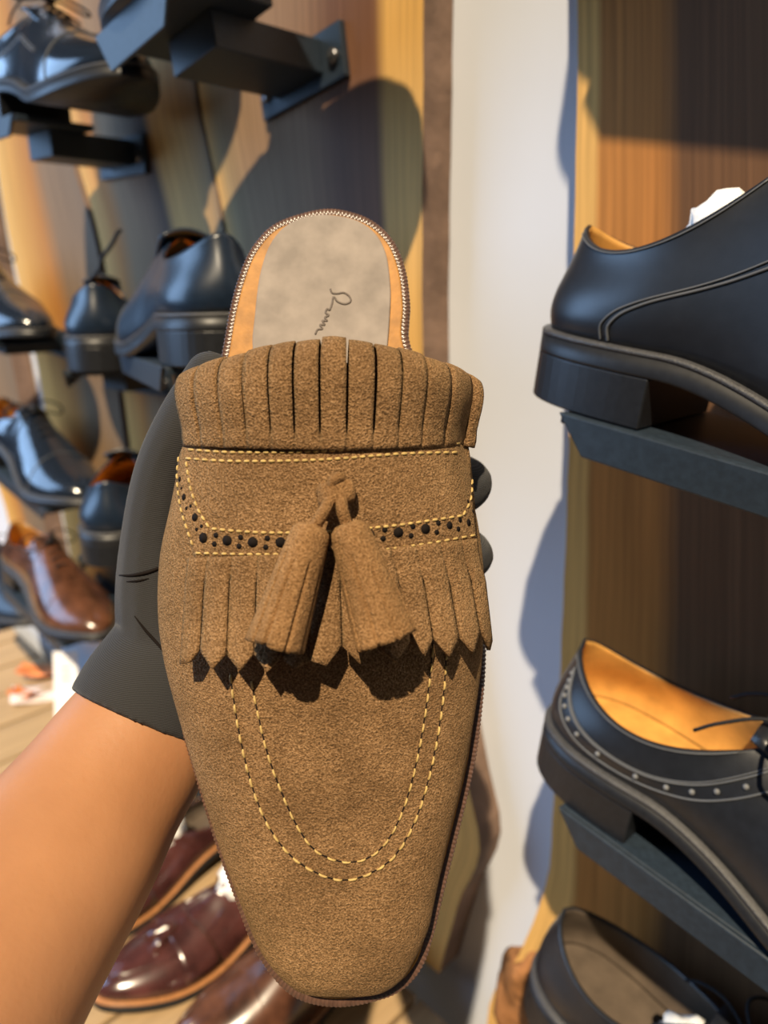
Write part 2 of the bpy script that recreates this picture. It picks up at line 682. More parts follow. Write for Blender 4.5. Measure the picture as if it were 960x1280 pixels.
def zbot(x):
    if x < 0.075:
        return 0.024
    if x < 0.19:
        return 0.024 * (1 - smooth01((x - 0.075) / 0.115))
    return 0.010 * smooth01((x - 0.20) / 0.10) ** 1.2


class Last:
    """upper surface of a low shoe; u runs toe(0)..heel(1), v sole(0)..top(1), side is -1 or 1"""
    def __init__(s, throat=0.128, dip=0.060, back=0.086, thz=0.094, opening=0.027, a0=0.56, lowline=None):
        H = np.array(HALF)[::-1]
        s.h = catmull(H, 60)
        s.a0, s.throat, s.dip, s.back, s.thz, s.opening = a0, throat, dip, back, thz, opening

    def F(s, u):
        i = u * (len(s.h) - 1)
        k = min(int(i), len(s.h) - 2)
        q = s.h[k] * (1 - (i - k)) + s.h[k + 1] * (i - k)
        return q[0], q[1]

    def ridge(s, x):
        return float(np.interp(x, [0.10, s.throat, 0.155, 0.18, 0.21, 0.24, 0.265, 0.281], [s.thz + .004, s.thz, s.thz * 0.875, s.thz * 0.745, s.thz * 0.60 + .0015, .024 + .25 * s.thz, .030 + .12 * s.thz, 0.034]))

    def T(s, u):
        if u <= s.a0:
            k = u / s.a0
            x = 0.281 + (s.throat - 0.281) * k
            return Vector((x, 0, s.ridge(x)))
        b = (u - s.a0) / (1 - s.a0)
        y = s.opening * math.sin(math.pi * min(1, b)) ** 0.62
        x = s.throat * (1 - b) ** 1.1 + 0.006 * b
        z = s.thz * (1 - b) ** 2.2 + s.back * b ** 2.4 + (s.dip) * (1 - (1 - b) ** 2.2 - b ** 2.4)
        return Vector((x, y, z))

    def P(s, u, v, side=1, off=0.0):
        fx, fy = s.F(u)
        zf = zbot(fx) + 0.0115
        Fp = Vector((fx, fy, zf))
        Tp = s.T(u)
        k = smooth01((u - s.a0 + 0.05) / 0.22)
        # outward normal of the outline
        x1, y1 = s.F(max(0, u - 0.01))
        x2, y2 = s.F(min(1, u + 0.01))
        t = Vector((x2 - x1, y2 - y1, 0))
        nrm = Vector((-t.y, t.x, 0))
        if nrm.length > 0:
            nrm.normalize()
        if nrm.dot(Vector((fx - 0.14, fy, 0))) < 0:
            nrm = -nrm
        H = Tp.z - zf
        P1 = Fp + ZU * H * (0.50 - 0.1 * k) + nrm * (0.004 + 0.003 * k)
        toT = Vector((Fp.x - Tp.x, Fp.y - Tp.y, 0))
        A = Tp + toT * 0.50
        B = Tp - ZU * H * 0.36 + nrm * 0.002 + toT * 0.1
        P2 = A * (1 - k) + B * k
        q = Fp * (1 - v) ** 3 + P1 * 3 * v * (1 - v) ** 2 + P2 * 3 * v * v * (1 - v) + Tp * v ** 3
        if off:
            e = 0.004
            du = s.P(min(1, u + e), v) - s.P(max(0, u - e), v)
            dv = s.P(u, min(1, v + e)) - s.P(u, max(0, v - e))
            n = du.cross(dv)
            if n.length > 1e-12:
                n.normalize()
                if n.dot(q - Vector((0.14, 0, 0.03))) < 0:
                    n = -n
                q = q + n * off
        q.y *= side
        return q


def sole_loop(off, n=60, x0=None):
    h = catmull(np.array(HALF), n)
    full = np.concatenate([h, (h * [1, -1])[::-1][1:-1]])
    out = []
    N = len(full)
    for i in range(N):
        t = full[(i + 1) % N] - full[(i - 1) % N]
        nn = np.array([t[1], -t[0]])
        nn = nn / (np.linalg.norm(nn) + 1e-12)
        if np.dot(nn, full[i] - np.array([0.14, 0])) < 0:
            nn = -nn
        out.append(full[i] + nn * off)
    return np.array(out)


def build_dress_shoe(name, label, mw, upper=None, sole=None, welt=None, lining=None, style='plain', group=None, paper=None, cat='shoe', last=None, detail=True, toe_cap=True, bow=True):
    upper = upper or BLACK
    sole = sole or BLACK_SOLE
    welt = welt or WELT_G
    lining = lining or LINING
    root = empty(name, label, cat, mw, group)
    L = last or Last()
    NU, NV = 72, 18
    rows = []
    us = [i / NU for i in range(NU + 1)]
    ring = [(u, 1) for u in us] + [(u, -1) for u in us[::-1][1:-1]]
    for j in range(NV + 1):
        rows.append([L.P(u, j / NV, sd) for u, sd in ring])
    g = G()
    g.grid(rows, wrap=True)
    up = g.build('upper', [upper, lining], root, merge=0.00008)
    solid(up, 0.0024, -1, 1)
    # outsole
    lo = sole_loop(0.0043)
    g = G()
    rws = [[Vector((p[0], p[1], zbot(p[0]) + z)) for p in lo] for z in (0.0, 0.001, 0.0088)]
    g.grid(rws, wrap=True)
    n = len(lo)
    hn = n // 2
    for base, z in ((0, 0), (2 * n, 0)):
        for i in range(1, hn):
            a, b = i, (n - i) % n
            a2, b2 = i + 1 if i + 1 < hn + 1 else i, n - i - 1
            if i + 1 <= hn:
                g.f.append([base + a, base + a2, base + b2, base + b] if a2 != b2 else [base + a, base + a2, base + b])
                g.m.append(0)
        g.f.append([base + 0, base + 1, base + n - 1]); g.m.append(0)
    g.build('outsole', sole, root)
    # welt
    lw = sole_loop(0.0045)
    li = sole_loop(-0.003)
    g = G()
    g.grid([[Vector((p[0], p[1], zbot(p[0]) + 0.0090)) for p in li],
            [Vector((p[0], p[1], zbot(p[0]) + 0.0090)) for p in lw],
            [Vector((p[0], p[1], zbot(p[0]) + 0.0105)) for p in lw],
            [Vector((p[0], p[1], zbot(p[0]) + 0.0115)) for p in sole_loop(0.0035)],
            [Vector((p[0], p[1], zbot(p[0]) + 0.0115)) for p in li]], wrap=True)
    g.build('welt', welt, root)
    # heel stack
    hx = 0.074
    hl = [p for p in sole_loop(0.0042) if p[0] < hx]
    hl = sorted(hl, key=lambda p: math.atan2(p[1], -(p[0] - 0.04)))
    poly = [Vector((p[0], p[1], 0)) for p in hl]
    poly = [Vector((hx, hl[0][1], 0))] + poly + [Vector((hx, hl[-1][1], 0))]
    g = G()
    g.prism(poly, (0, 0, 0.0239))
    bevel(g.build('heel_block', sole, root, smooth=False), 0.001)
    # insole
    li = sole_loop(-0.003)
    g = G()
    rows = []
    for i in range(0, hn + 1):
        p = li[i]
        rows.append([Vector((p[0], p[1] * k, zbot(p[0]) + 0.0135)) for k in (-1, -.5, 0, .5, 1)])
    g.grid(rows)
    g.build('insole', lining, root)
    if detail:
        # facing and laces
        def seam(pts, r=0.0005, dash=None, nm='seam'):
            P = catmull(pts, 70)
            for sd in (1, -1):
                gg = G()
                path = [L.P(p[0], p[1], sd, 0.0004) for p in P]
                if dash:
                    for i in range(0, len(path) - 2, 3):
                        gg.tube([path[i], path[i + 1], path[i + 2]], [r * .6, r, r * .6], 6)
                else:
                    gg.tube(path, r, 6)
                gg.build(nm, SEAM if upper in (BLACK, BLACK_SHINE, BLACK_BLUE_LIT) else upper, root)
        if style == 'oxford':
            seam([(0.80, 0.02), (0.80, 0.18), (0.775, 0.34), (0.72, 0.44), (0.62, 0.43), (0.50, 0.38), (0.38, 0.34)], 0.0007)
            seam([(0.812, 0.02), (0.812, 0.19), (0.785, 0.365), (0.725, 0.47), (0.62, 0.46), (0.50, 0.41), (0.38, 0.37)], 0.0005)
            seam([(u, 0.965) for u in (0.98, 0.9, 0.8, 0.7, 0.62)], 0.0004)
        if style == 'brogue':
            c1 = [(0.965, 0.86), (0.93, 0.66), (0.87, 0.50), (0.80, 0.42), (0.73, 0.41), (0.66, 0.50), (0.60, 0.62), (0.55, 0.70)]
            c2 = [(0.955, 0.74), (0.925, 0.46), (0.865, 0.27), (0.80, 0.19), (0.73, 0.20), (0.665, 0.30), (0.60, 0.44), (0.55, 0.54)]
            seam(c1, 0.0006)
            seam(c2, 0.0006)
            seam([(a, b + 0.035) for a, b in c1], 0.0004)
            seam([(u, 0.965) for u in (0.98, 0.9, 0.8, 0.7, 0.62)], 0.0004)
            seam([(0.55, 0.70), (0.50, 0.55), (0.45, 0.35), (0.42, 0.05)], 0.0006)
            mid = [((a[0] + b[0]) / 2, (a[1] + b[1]) / 2) for a, b in zip(c1, c2)]
            for sd in (1, -1):
                gg = G()
                for q in catmull(mid, 14):
                    gg.sphere(L.P(q[0], q[1], sd, 0.0002), 0.0016, 5)
                gg.build('brogue_punching', PUNCH_G, root)
        if style in ('oxford', 'brogue', 'plain') and style != 'loafer':
            for i, x in enumerate((0.138, 0.150, 0.162, 0.174)):
                gg = G()
                path = []
                ub = L.a0 * (0.281 - x) / (0.281 - L.throat)
                for v, sd in ((0.86, 1), (0.93, 1), (1.0, 1), (0.93, -1), (0.86, -1)):
                    q = L.P(min(ub, 0.999), v, sd, 0.0022 if v > 0.9 else 0.0006)
                    q.z += 0.0008
                    path.append(q)
                gg.tube(catmull(path, 14), 0.0016, 7, flat=0.6)
                gg.build('lace', LACE, root)
            tx = L.throat
            tp = L.P(L.a0, 1.0)
            gg = G()
            for sd in (1, -1):
                loop = [tp + Vector((0.010, 0, 0.003)), tp + Vector((-0.004, sd * 0.018, 0.012)), tp + Vector((0.004, sd * 0.038, 0.004)),
                        tp + Vector((0.016, sd * 0.032, -0.004)), tp + Vector((0.014, sd * 0.010, 0.002)), tp + Vector((0.010, 0, 0.003))]
                gg.tube(catmull(loop, 26), 0.0012, 6)
                tail = [tp + Vector((0.010, 0, 0.003)), tp + Vector((-0.012, sd * 0.012, 0.008)), tp + Vector((-0.030, sd * 0.020, -0.002)), tp + Vector((-0.04, sd * 0.022, -0.012))]
                gg.tube(catmull(tail, 16), 0.0011, 6)
            gg.sphere(tp + Vector((0.010, 0, 0.003)), (0.004, 0.005, 0.003), 6)
            if bow:
                gg.build('lace_bow', LACE, root)
            # tongue
            rws = []
            for i in range(8):
                k = i / 7
                x = L.throat + 0.03 - 0.045 * k
                z = L.ridge(max(L.throat, x)) - 0.004 + 0.012 * max(0, k - 0.4)
                rws.append([Vector((x, y * 0.019, z - 0.006 * y * y)) for y in np.linspace(-1, 1, 9)])
            gg = G()
            gg.grid(rws)
            solid(gg.build('tongue', upper, root), 0.0025, 0)
            if toe_cap:
                seam([(0.29, 0.02), (0.285, 0.3), (0.275, 0.6), (0.262, 0.85), (0.255, 1.0)], 0.0006)
        if style == 'loafer':
            # apron seam, strap, tassels
            gg = G()
            for sd in (1, -1):
                gg.tube([L.P(p[0], p[1], sd, 0.0006) for p in catmull([(0.02, 0.72), (0.15, 0.66), (0.3, 0.60), (0.42, 0.62), (0.5, 0.7)], 50)], 0.0013, 7)
            gg.build('apron_seam', upper, root)
            rws = []
            for v, sd in [(i / 14, 1) for i in range(2, 15)] + [(i / 14, -1) for i in range(13, 1, -1)]:
                rws.append([L.P(u, v, sd, 0.0016) for u in np.linspace(0.28, 0.40, 7)])
            gg = G()
            gg.grid(rws)
            solid(gg.build('strap', upper, root), 0.0016, 0)
            for sd in (1, -1):
                gg = G()
                p0 = L.P(0.34, 1.0, 1, 0.004)
                p1 = p0 + Vector((0.030, sd * 0.010, -0.010))
                gg.tube([p0, p0.lerp(p1, 0.25), p0.lerp(p1, 0.6), p1], [0.003, 0.0042, 0.0052, 0.006], 12)
                gg.build('tassel', upper, root)
    return root


def frame(origin, xdir, tilt_roll=0.0):
    x = Vector(xdir).normalized()
    y = ZU.cross(x).normalized()
    z = x.cross(y)
    M = Matrix(((x.x, y.x, z.x, origin.x), (x.y, y.y, z.y, origin.y), (x.z, y.z, z.z, origin.z), (0, 0, 0, 1)))
    return M @ Matrix.Rotation(tilt_roll, 4, 'X')


def paper_ball(name, label, mw, c, r, group=None):
    rows = []
    n = 12
    ph = random.uniform(0, 6)
    for i in range(n + 1):
        t = math.pi * i / n
        row = []
        for k in range(2 * n):
            p = math.pi * k / n
            q = Vector((math.sin(t) * math.cos(p), math.sin(t) * math.sin(p), math.cos(t)))
            k2 = 1 + 0.12 * math.sin(7 * q.x + ph) * math.sin(6 * q.y + ph) + 0.08 * math.sin(11 * q.z + 5 * q.x)
            row.append(Vector((q.x * r[0] * k2, q.y * r[1] * k2, q.z * r[2] * k2)))
        rows.append(row)
    g = G()
    g.grid(rows, wrap=True)
    o = g.build(name, WHITEPAPER)
    o.matrix_world = mw @ Matrix.Translation(c)
    tag(o, label, 'stuffing paper', group)
    return o


def build_bracket(label, mw, side, group='black metal shoe brackets on the slabs', reach=None, length=0.225, x0=0.034, w=0.078, lip=0.019):
    """tray with a mitred lip on the room side (local y = side), arm and bolted plate towards the slab"""
    root = empty('shoe_bracket', label, 'shoe bracket', mw, group)
    s = side
    g = G()
    P = [Vector((x0, -s * w / 2, -0.0065)), Vector((x0 + length, -s * w / 2, -0.0065)), Vector((x0 + length, s * w / 2, -0.0065)), Vector((x0, s * w / 2, -0.0065))]
    g.prism(P, (0, 0, 0.006))
    bevel(g.build('tray', BRACKET, root, smooth=False), 0.0012)
    g = G()
    y0 = s * w / 2
    P = [Vector((x0, y0, -0.0003)), Vector((x0 + length, y0, -0.0003)), Vector((x0 + length - 0.017, y0, -lip)), Vector((x0 + 0.017, y0, -lip))]
    g.prism(P, (0, s * 0.003, 0))
    bevel(g.build('lip', BRACKET, root, smooth=False), 0.0010)
    # arm to the slab : find distance to the front plane
    Mi = mw
    c = Mi @ Vector((x0 + length * 0.45, 0, -0.02))
    dist = (c - F0).dot(WN)
    inv = mw.inverted()
    dn = (inv.to_3x3() @ (-WN)).normalized()
    a0 = Vector((x0 + length * 0.45, 0, -0.020))
    a1 = a0 + dn * (dist - 0.006)
    side_v = dn.cross(Vector((0, 0, 1))).normalized()
    upv = side_v.cross(dn)
    g = G()
    for sg in (0.03,):
        P = [a0 + side_v * 0.03 - upv * 0.012, a0 - side_v * 0.03 - upv * 0.012, a0 - side_v * 0.03 + upv * 0.0132, a0 + side_v * 0.03 + upv * 0.0132]
        g.prism(P, a1 - a0)
    bevel(g.build('arm', BRACKET, root, smooth=False), 0.001)
    g = G()
    q = a1
    P = [q + side_v * 0.055 - upv * 0.022, q - side_v * 0.055 - upv * 0.022, q - side_v * 0.055 + upv * 0.018, q + side_v * 0.055 + upv * 0.018]
    g.prism(P, dn * 0.0058)
    pl = bevel(g.build('wall_plate', BRACKET, root, smooth=False), 0.001)
    for k in (-1, 1):
        g = G()
        b = q + side_v * 0.045 * k - upv * 0.005
        g.tube([b + dn * 0.001, b - dn * 0.003, b - dn * 0.0042], [0.0055, 0.0055, 0.003], 12)
        g.build('bolt', BOLT, pl)
    return root


# --- right-hand column of shoes
XR = Vector((1.01, -1.105, -0.167))
P1 = at(689, 485, 0.405)
RP = [P1, at(690, 932, 0.475), at(672, 1228, 0.55), P1 + Vector((0.004, -0.004, 0.37))]
rlab = ['black plain oxford shoe, uppermost in view on the right slab', 'black brogue shoe with tan lining, middle of the right slab',
        'black shoe with dark lining, lowest on the right slab', 'black shoe above the picture on the right slab']
blab = ['black bracket under the plain black oxford at right', 'black bracket under the black brogue at right',
        'black bracket under the lowest shoe on the right slab', 'black bracket above the top picture edge at right']
for i in (0, 1, 2, 3):
    M = frame(RP[i], XR)
    st = ['oxford', 'brogue', 'plain', 'plain'][i]
    build_dress_shoe('dress_shoe', rlab[i], M, BLACK, style=st, group='black shoes on the right slab', bow=i in (1, 2),
                     lining=[LINING, LINING, LINING_D, LINING][i],
                     last=[Last(thz=0.128, throat=0.112, dip=0.060), Last(dip=0.052, opening=0.033), Last(opening=0.034), Last()][i])
    build_bracket(blab[i], M, -1)
    if i == 0:
        paper_ball('paper_stuffing', 'white paper stuffing rising from the plain black oxford', M, Vector((0.078, 0.0, 0.084)), (0.019, 0.013, 0.021), 'white paper stuffed into shoes')
    if i == 2:
        paper_ball('paper_stuffing', 'white paper tucked in the lowest black shoe at right', M, Vector((0.112, -0.004, 0.060)), (0.024, 0.019, 0.024), 'white paper stuffed into shoes')


# --- left-hand shoes on the wall
def left_shoe(px, py, out, toward, label, blabel, mat=None, style='plain', roll=0.0, yaw=0.0, tilt=0.10, lining=None, anchor=0.04, bracket=True, name='dress_shoe', lp={}):
    """a shoe whose heel (or, anchor metres along it) stands 'out' metres from the slabs; toward=1 points its toe to the camera"""
    p = on_plane(px, py, F0 + WN * out, WN)
    d = -WD * toward
    d = Matrix.Rotation(yaw, 3, 'Z') @ d
    d = (d - ZU * tilt).normalized()
    M = frame(p - d * anchor, d)
    r = build_dress_shoe(name, label, M, mat or BLACK, style=style, group='black shoes on the left slabs', lining=lining, bow=toward > 0)
    if bracket:
        side = -1 if toward > 0 else 1
        build_bracket(blabel, M, side, **lp)
    return r, M


left_shoe(168, 118, 0.095, 1, 'black laced shoe on the top left bracket, seen from below', 'black bracket under the top left laced shoe', BLACK_SHINE, 'oxford', tilt=0.02, anchor=0.285, lp=dict(length=0.09, x0=0.03))
left_shoe(172, 70, 0.105, -1, 'black shoe at the top edge over the wide slab, seen from below', 'black bolted bracket at the top edge over the wide slab', BLACK_BLUE_LIT, 'plain', tilt=0.16, anchor=0.28, lp=dict(length=0.115, x0=0.15, lip=0.03))
LACED = left_shoe(132, 461, 0.095, -1, 'black shoe, heel toward the camera, with a lifted lace, near the left edge', 'black bracket under the shoe with the lifted lace', BLACK_BLUE_LIT, 'plain', tilt=0.04, yaw=-0.5)
left_shoe(274, 454, 0.145, -1, 'black shoe, heel toward the camera, just left of the suede mule', 'black bracket under the heel left of the suede mule', BLACK_BLUE_LIT, 'plain', tilt=0.04, yaw=-0.32)
left_shoe(40, 428, 0.085, 1, 'shiny black laced shoe with its toe forward, at the left picture edge', 'black bracket under the shiny shoe at the left edge', BLACK_SHINE, 'oxford', tilt=0.08, anchor=0.27)
left_shoe(98, 630, 0.075, 1, 'glossy black slip shoe pointing forward, below the row of heels', 'black bracket under the glossy shoe below the heels', BLACK_SHINE, 'plain', tilt=0.12, anchor=0.26)
left_shoe(150, 692, 0.13, -1, 'dull black heel half hidden behind the gloved thumb', 'black bracket behind the gloved thumb', BLACK_BLUE_LIT, 'plain', tilt=0.04, yaw=-0.6)
left_shoe(112, 790, 0.09, 1, 'burnished brown laced shoe behind the white price card', 'black bracket under the burnished brown shoe', BROWNL, 'oxford', tilt=0.08, anchor=0.25)
left_shoe(120, -170, 0.10, 1, 'unseen black shoe added above the picture to shade the slabs', 'unseen black bracket added above the picture at top left', BLACK_BLUE_LIT, 'plain', tilt=0.05, anchor=0.2)  # unseen shoe and bracket added to cast shade on the top left slabs
left_shoe(20, 765, 0.09, 1, 'black shoe low on the wall at the left picture edge', 'black bracket low on the wall at the left edge', BLACK_BLUE_LIT, 'plain', tilt=0.08, anchor=0.22)


def lifted_lace():
    p = on_plane(122, 345, F0 + WN * 0.10, WN)
    pts = [(110, 352), (124, 338), (128, 322), (140, 305), (147, 291), (150, 288)]
    g = G()
    P = [on_plane(a, b, F0 + WN * 0.10, WN) for a, b in pts]
    g.tube(catmull([tuple(q) for q in P], 24), 0.002, 7)
    inv = LACED[1].inverted()
    g.v = [inv @ q for q in g.v]
    g.build('lifted_lace', LACE, LACED[0])


lifted_lace()


# --- on the table
def on_table(px, py):
    d = cray(px, py)
    return CAM + d * ((TZ - CAM.z) / d.z)


def table_shoe(toe, heel_dir_px, label, mat, style, welt=TANWELT, lining=None, paper=None, name='loafer', cat='shoe', group='shoes standing on the plank table', last=None):
    pt = on_table(*toe)
    ph = on_table(*heel_dir_px)
    d = (pt - ph).normalized()
    M = frame(pt - d * 0.296, d)
    r = build_dress_shoe(name, label, M, mat, sole=BLACK_SOLE, welt=welt, lining=lining or LINING_D, style=style, group=group, cat=cat, last=last)
    if paper:
        paper_ball('paper_stuffing', paper, M, Vector((0.138, 0, 0.062)), (0.020, 0.020, 0.022), 'white paper stuffed into shoes')
    return r


LL = lambda: Last(throat=0.160, thz=0.078, dip=0.05, back=0.075, opening=0.029)
table_shoe((122, 1262), (370, 1115), 'burgundy tassel loafer stuffed with white paper, nearest the camera', BURG, 'loafer', paper='white paper in the near burgundy tassel loafer', last=LL(), name='tassel_loafer')
table_shoe((50, 1190), (298, 1043), 'burgundy loafer mostly hidden behind the bare forearm', BURG, 'loafer', paper='white paper in the loafer behind the forearm', last=LL(), name='tassel_loafer')
table_shoe((215, 1338), (463, 1185), 'dark brown shoe below the mule toe at the bottom edge', BROWNL, 'brogue', name='dress_shoe')
table_shoe((-20, 1125), (228, 985), 'black shoe in shade between forearm and suede mule', BLACK, 'plain', welt=WELT_G, name='dress_shoe')


def price_card():
    p = on_table(84, 905)
    x = Vector((1, 0.1, 0)).normalized()
    y = Vector((-0.05, 0.35, 0.93)).normalized()
    root = empty('price_card', 'white upright price card in front of the burnished brown shoe', 'card', Matrix.Translation(p))
    w, h = 0.039, 0.118
    n = x.cross(y)
    g = G()
    g.prism([-x * w / 2 + ZU * .001, x * w / 2 + ZU * .001, x * w / 2 + y * h + ZU * .001, -x * w / 2 + y * h + ZU * .001], n * -0.0012)
    g.build('card', CARD, root, smooth=False)
    g = G()
    for k in range(3):
        c = y * (0.070 + 0.010 * k) + n * 0.0004 + ZU * .001
        g.prism([c - x * 0.007, c + x * 0.007, c + x * 0.007 + y * 0.004, c - x * 0.007 + y * 0.004], n * 0.0003)
    g.build('print_lines', REDINK, root, smooth=False)


price_card()


def leaflet(px, py, w, h, ang, mat, label, name='leaflet', z=0.0, fold=0.01):
    p = on_table(px, py) + ZU * z
    g = G()
    rows = []
    for i in range(9):
        rows.append([Vector(((i / 8 - 0.5) * w, (j / 6 - 0.5) * h, 0.001 + fold * (abs(i / 8 - 0.5) * 2) ** 2 + 0.002 * math.sin(j))) for j in range(7)])
    g.grid(rows)
    o = g.build(name, mat)
    solid(o, 0.0006, 1)
    o.location = p
    o.rotation_euler = (0, 0, ang)
    tag(o, label, 'paper', 'loose papers on the plank table')


leaflet(60, 866, 0.115, 0.060, 0.4, PALEP, 'pale folded leaflet lying under the orange one on the table', z=0.0)
leaflet(54, 846, 0.080, 0.040, 0.1, ORANGEP, 'orange leaflet lying left of the white price card', z=0.012)
leaflet(30, 872, 0.045, 0.028, -0.3, ORANGEP, 'small orange leaflet at the near edge of the pale leaflet', z=0.004)


# ------------------------------------------------------------------ the suede mule
TILT = 0.124
NRM_C = Vector((0, TILT, -1)).normalized()            # (right, up, depth)
def c2w(v):
    return R_ * v[0] + U_ * v[1] + F_ * v[2]


NW = c2w(NRM_C).normalized()                           # out of the insole, towards the camera
XW = R_.copy()
YW = NW.cross(XW).normalized()                         # towards the heel
ORG = CAM + c2w((0, 0, 0.2797))
MS = Matrix(((XW.x, YW.x, NW.x, ORG.x), (XW.y, YW.y, NW.y, ORG.y), (XW.z, YW.z, NW.z, ORG.z), (0, 0, 0, 1)))
MI = MS.inverted()
CL = MI @ CAM


def lray(px, py):
    return (MI.to_3x3() @ cray(px, py)).normalized()


def sp(px, py, h=0.0):
    """pixel -> local point at height h over the insole plane"""
    d = lray(px, py)
    return CL + d * ((h - CL.z) / d.z)


mule = empty('suede_mule', 'brown suede mule loafer with fringe and two tassels, held in the gloved hand', 'shoe', MS)

OUT = [(400, 261), (438, 264), (470, 278), (494, 303), (508, 340), (513, 385), (513, 430), (545, 500), (576, 580), (597, 660), (606, 735),
       (608, 810), (605, 870), (595, 950), (577, 1030), (557, 1110), (541, 1175), (526, 1214), (496, 1243), (445, 1258), (405, 1259),
       (368, 1248), (340, 1222), (315, 1182), (295, 1130), (270, 1060), (244, 975), (220, 890), (204, 820), (199, 760), (204, 700),
       (222, 640), (242, 575), (262, 510), (277, 440), (286, 390), (298, 345), (315, 308), (345, 278)]
outl = catmull([tuple(sp(*p))[:2] for p in OUT], 360, closed=True)


def offset_loop(P, d):
    N = len(P)
    o = []
    A = 0.5 * np.sum(P[:, 0] * np.roll(P[:, 1], -1) - np.roll(P[:, 0], -1) * P[:, 1])
    sg = 1 if A > 0 else -1
    for i in range(N):
        t = P[(i + 2) % N] - P[(i - 2) % N]
        n = np.array([t[1], -t[0]]) * sg
        n /= np.linalg.norm(n) + 1e-12
        o.append(P[i] + n * d)
    return np.array(o)


def plate(name, loop, z0, z1, mat, parent, bev=0.0006):
    g = G()
    g.prism([Vector((p[0], p[1], z0)) for p in loop], (0, 0, z1 - z0))
    return bevel(g.build(name, mat, parent, smooth=False), bev)


plate('outsole', offset_loop(outl, -0.0006), -0.0105, -0.0045, SOLE, mule)
plate('insole', offset_loop(outl, -0.0030), -0.0012, 0.0006, INSOLE, mule)
# ribbed welt
g = G()
NR = 440
big = catmull([tuple(p) for p in outl[::3]], NR * 6, closed=True)
o0 = offset_loop(big, 0.0)
o1 = offset_loop(big, -0.0032)
rows = [[], [], [], [], []]
for i in range(len(big)):
    k = max(0.0, math.sin(2 * math.pi * i / 6.0))
    e = 0.00036 * (0.5 + 0.5 * math.cos(2 * math.pi * i / 6))
    a, b = o0[i], o1[i]
    dv = a - b
    dv = dv / (np.linalg.norm(dv) + 1e-9)
    rows[0].append(Vector((b[0], b[1], -0.0044)))
    q = a + dv * (e - 0.0003)
    rows[1].append(Vector((q[0], q[1], -0.0044)))
    rows[2].append(Vector((q[0], q[1], -0.0006 + e * 0.4)))
    q = a - dv * 0.0006
    rows[3].append(Vector((q[0], q[1], 0.0004 + e)))
    rows[4].append(Vector((b[0], b[1], -0.0002)))
g.grid(rows, wrap=True)
g.build('welt', WELT, mule, smooth=True)
# heel block under the heel seat
hb = np.array([p for p in offset_loop(outl, -0.001)])
ytop = hb[:, 1].max()
hl = [p for p in hb if p[1] > ytop - 0.075]
hl = sorted(hl, key=lambda p: math.atan2(p[1] - (ytop - 0.04), p[0] - hb[hb[:, 1].argmax()][0]) % (2 * math.pi) if True else 0)
hx = hb[hb[:, 1].argmax()][0]
hl = sorted(hl, key=lambda p: (math.atan2(p[1] - (ytop - 0.075), p[0] - hx)))
plate('heel_block', hl, -0.030, -0.0107, SOLE, mule, 0.001)
# sock lining
SK = [(400, 271), (440, 276), (466, 291), (482, 318), (488, 360), (487, 400), (483, 450), (478, 520), (330, 520), (317, 440), (319, 400), (326, 345), (340, 305), (364, 281)]
skl = catmull([tuple(sp(*p))[:2] for p in SK], 140, closed=True)
sock = plate('sock_lining', skl, 0.0007, 0.0019, SOCK, mule, 0.0005)
sock['label'] = 'smooth taupe grey heel lining'
g = G()
scr = [[(413, 361), (415, 366), (421, 367), (430, 366), (437, 371), (438, 377), (431, 380), (422, 377), (417, 371), (415, 380), (412, 388)],
       [(412, 388), (409, 386), (407, 391), (411, 394), (406, 397), (409, 401), (403, 401), (406, 406), (400, 406), (403, 411), (397, 412), (394, 418)]]
for s in scr:
    g.tube([tuple(sp(a, b, 0.0020)) for a, b in catmull(s, 60)], 0.00042, 6, flat=0.5)
g.build('embossed_script', EMBOSS, sock)

# ---- vamp
def feather(P):
    inner2, inner5, inner7 = offset_loop(P, -0.0022), offset_loop(P, -0.0050), offset_loop(P, -0.0066)
    o = []
    y0, y1 = P[:, 1].min(), P[:, 1].max()
    for a, b, c, q in zip(inner2, inner5, inner7, P):
        k = max(smooth01((0.055 - (q[1] - y0)) / 0.045), smooth01((q[0] - 0.01) / 0.02) * smooth01((0.16 - (q[1] - y0)) / 0.08))
        k = max(k, smooth01((-0.01 - q[0]) / 0.02) * smooth01((0.21 - (q[1] - y0)) / 0.06))
        kt = smooth01((0.030 - (q[1] - y0)) / 0.025)
        r = a * (1 - k) + b * k
        o.append(r * (1 - kt) + c * kt)
    return np.array(o)


fl = feather(outl)
tipi = fl[:, 1].argmin()


def half_at(y):
    """left and right feather line at local y"""
    xs = []
    N = len(fl)
    for i in range(N):
        a, b = fl[i], fl[(i + 1) % N]
        if (a[1] - y) * (b[1] - y) <= 0 and a[1] != b[1]:
            xs.append(a[0] + (b[0] - a[0]) * (y - a[1]) / (b[1] - a[1]))
    return min(xs), max(xs)


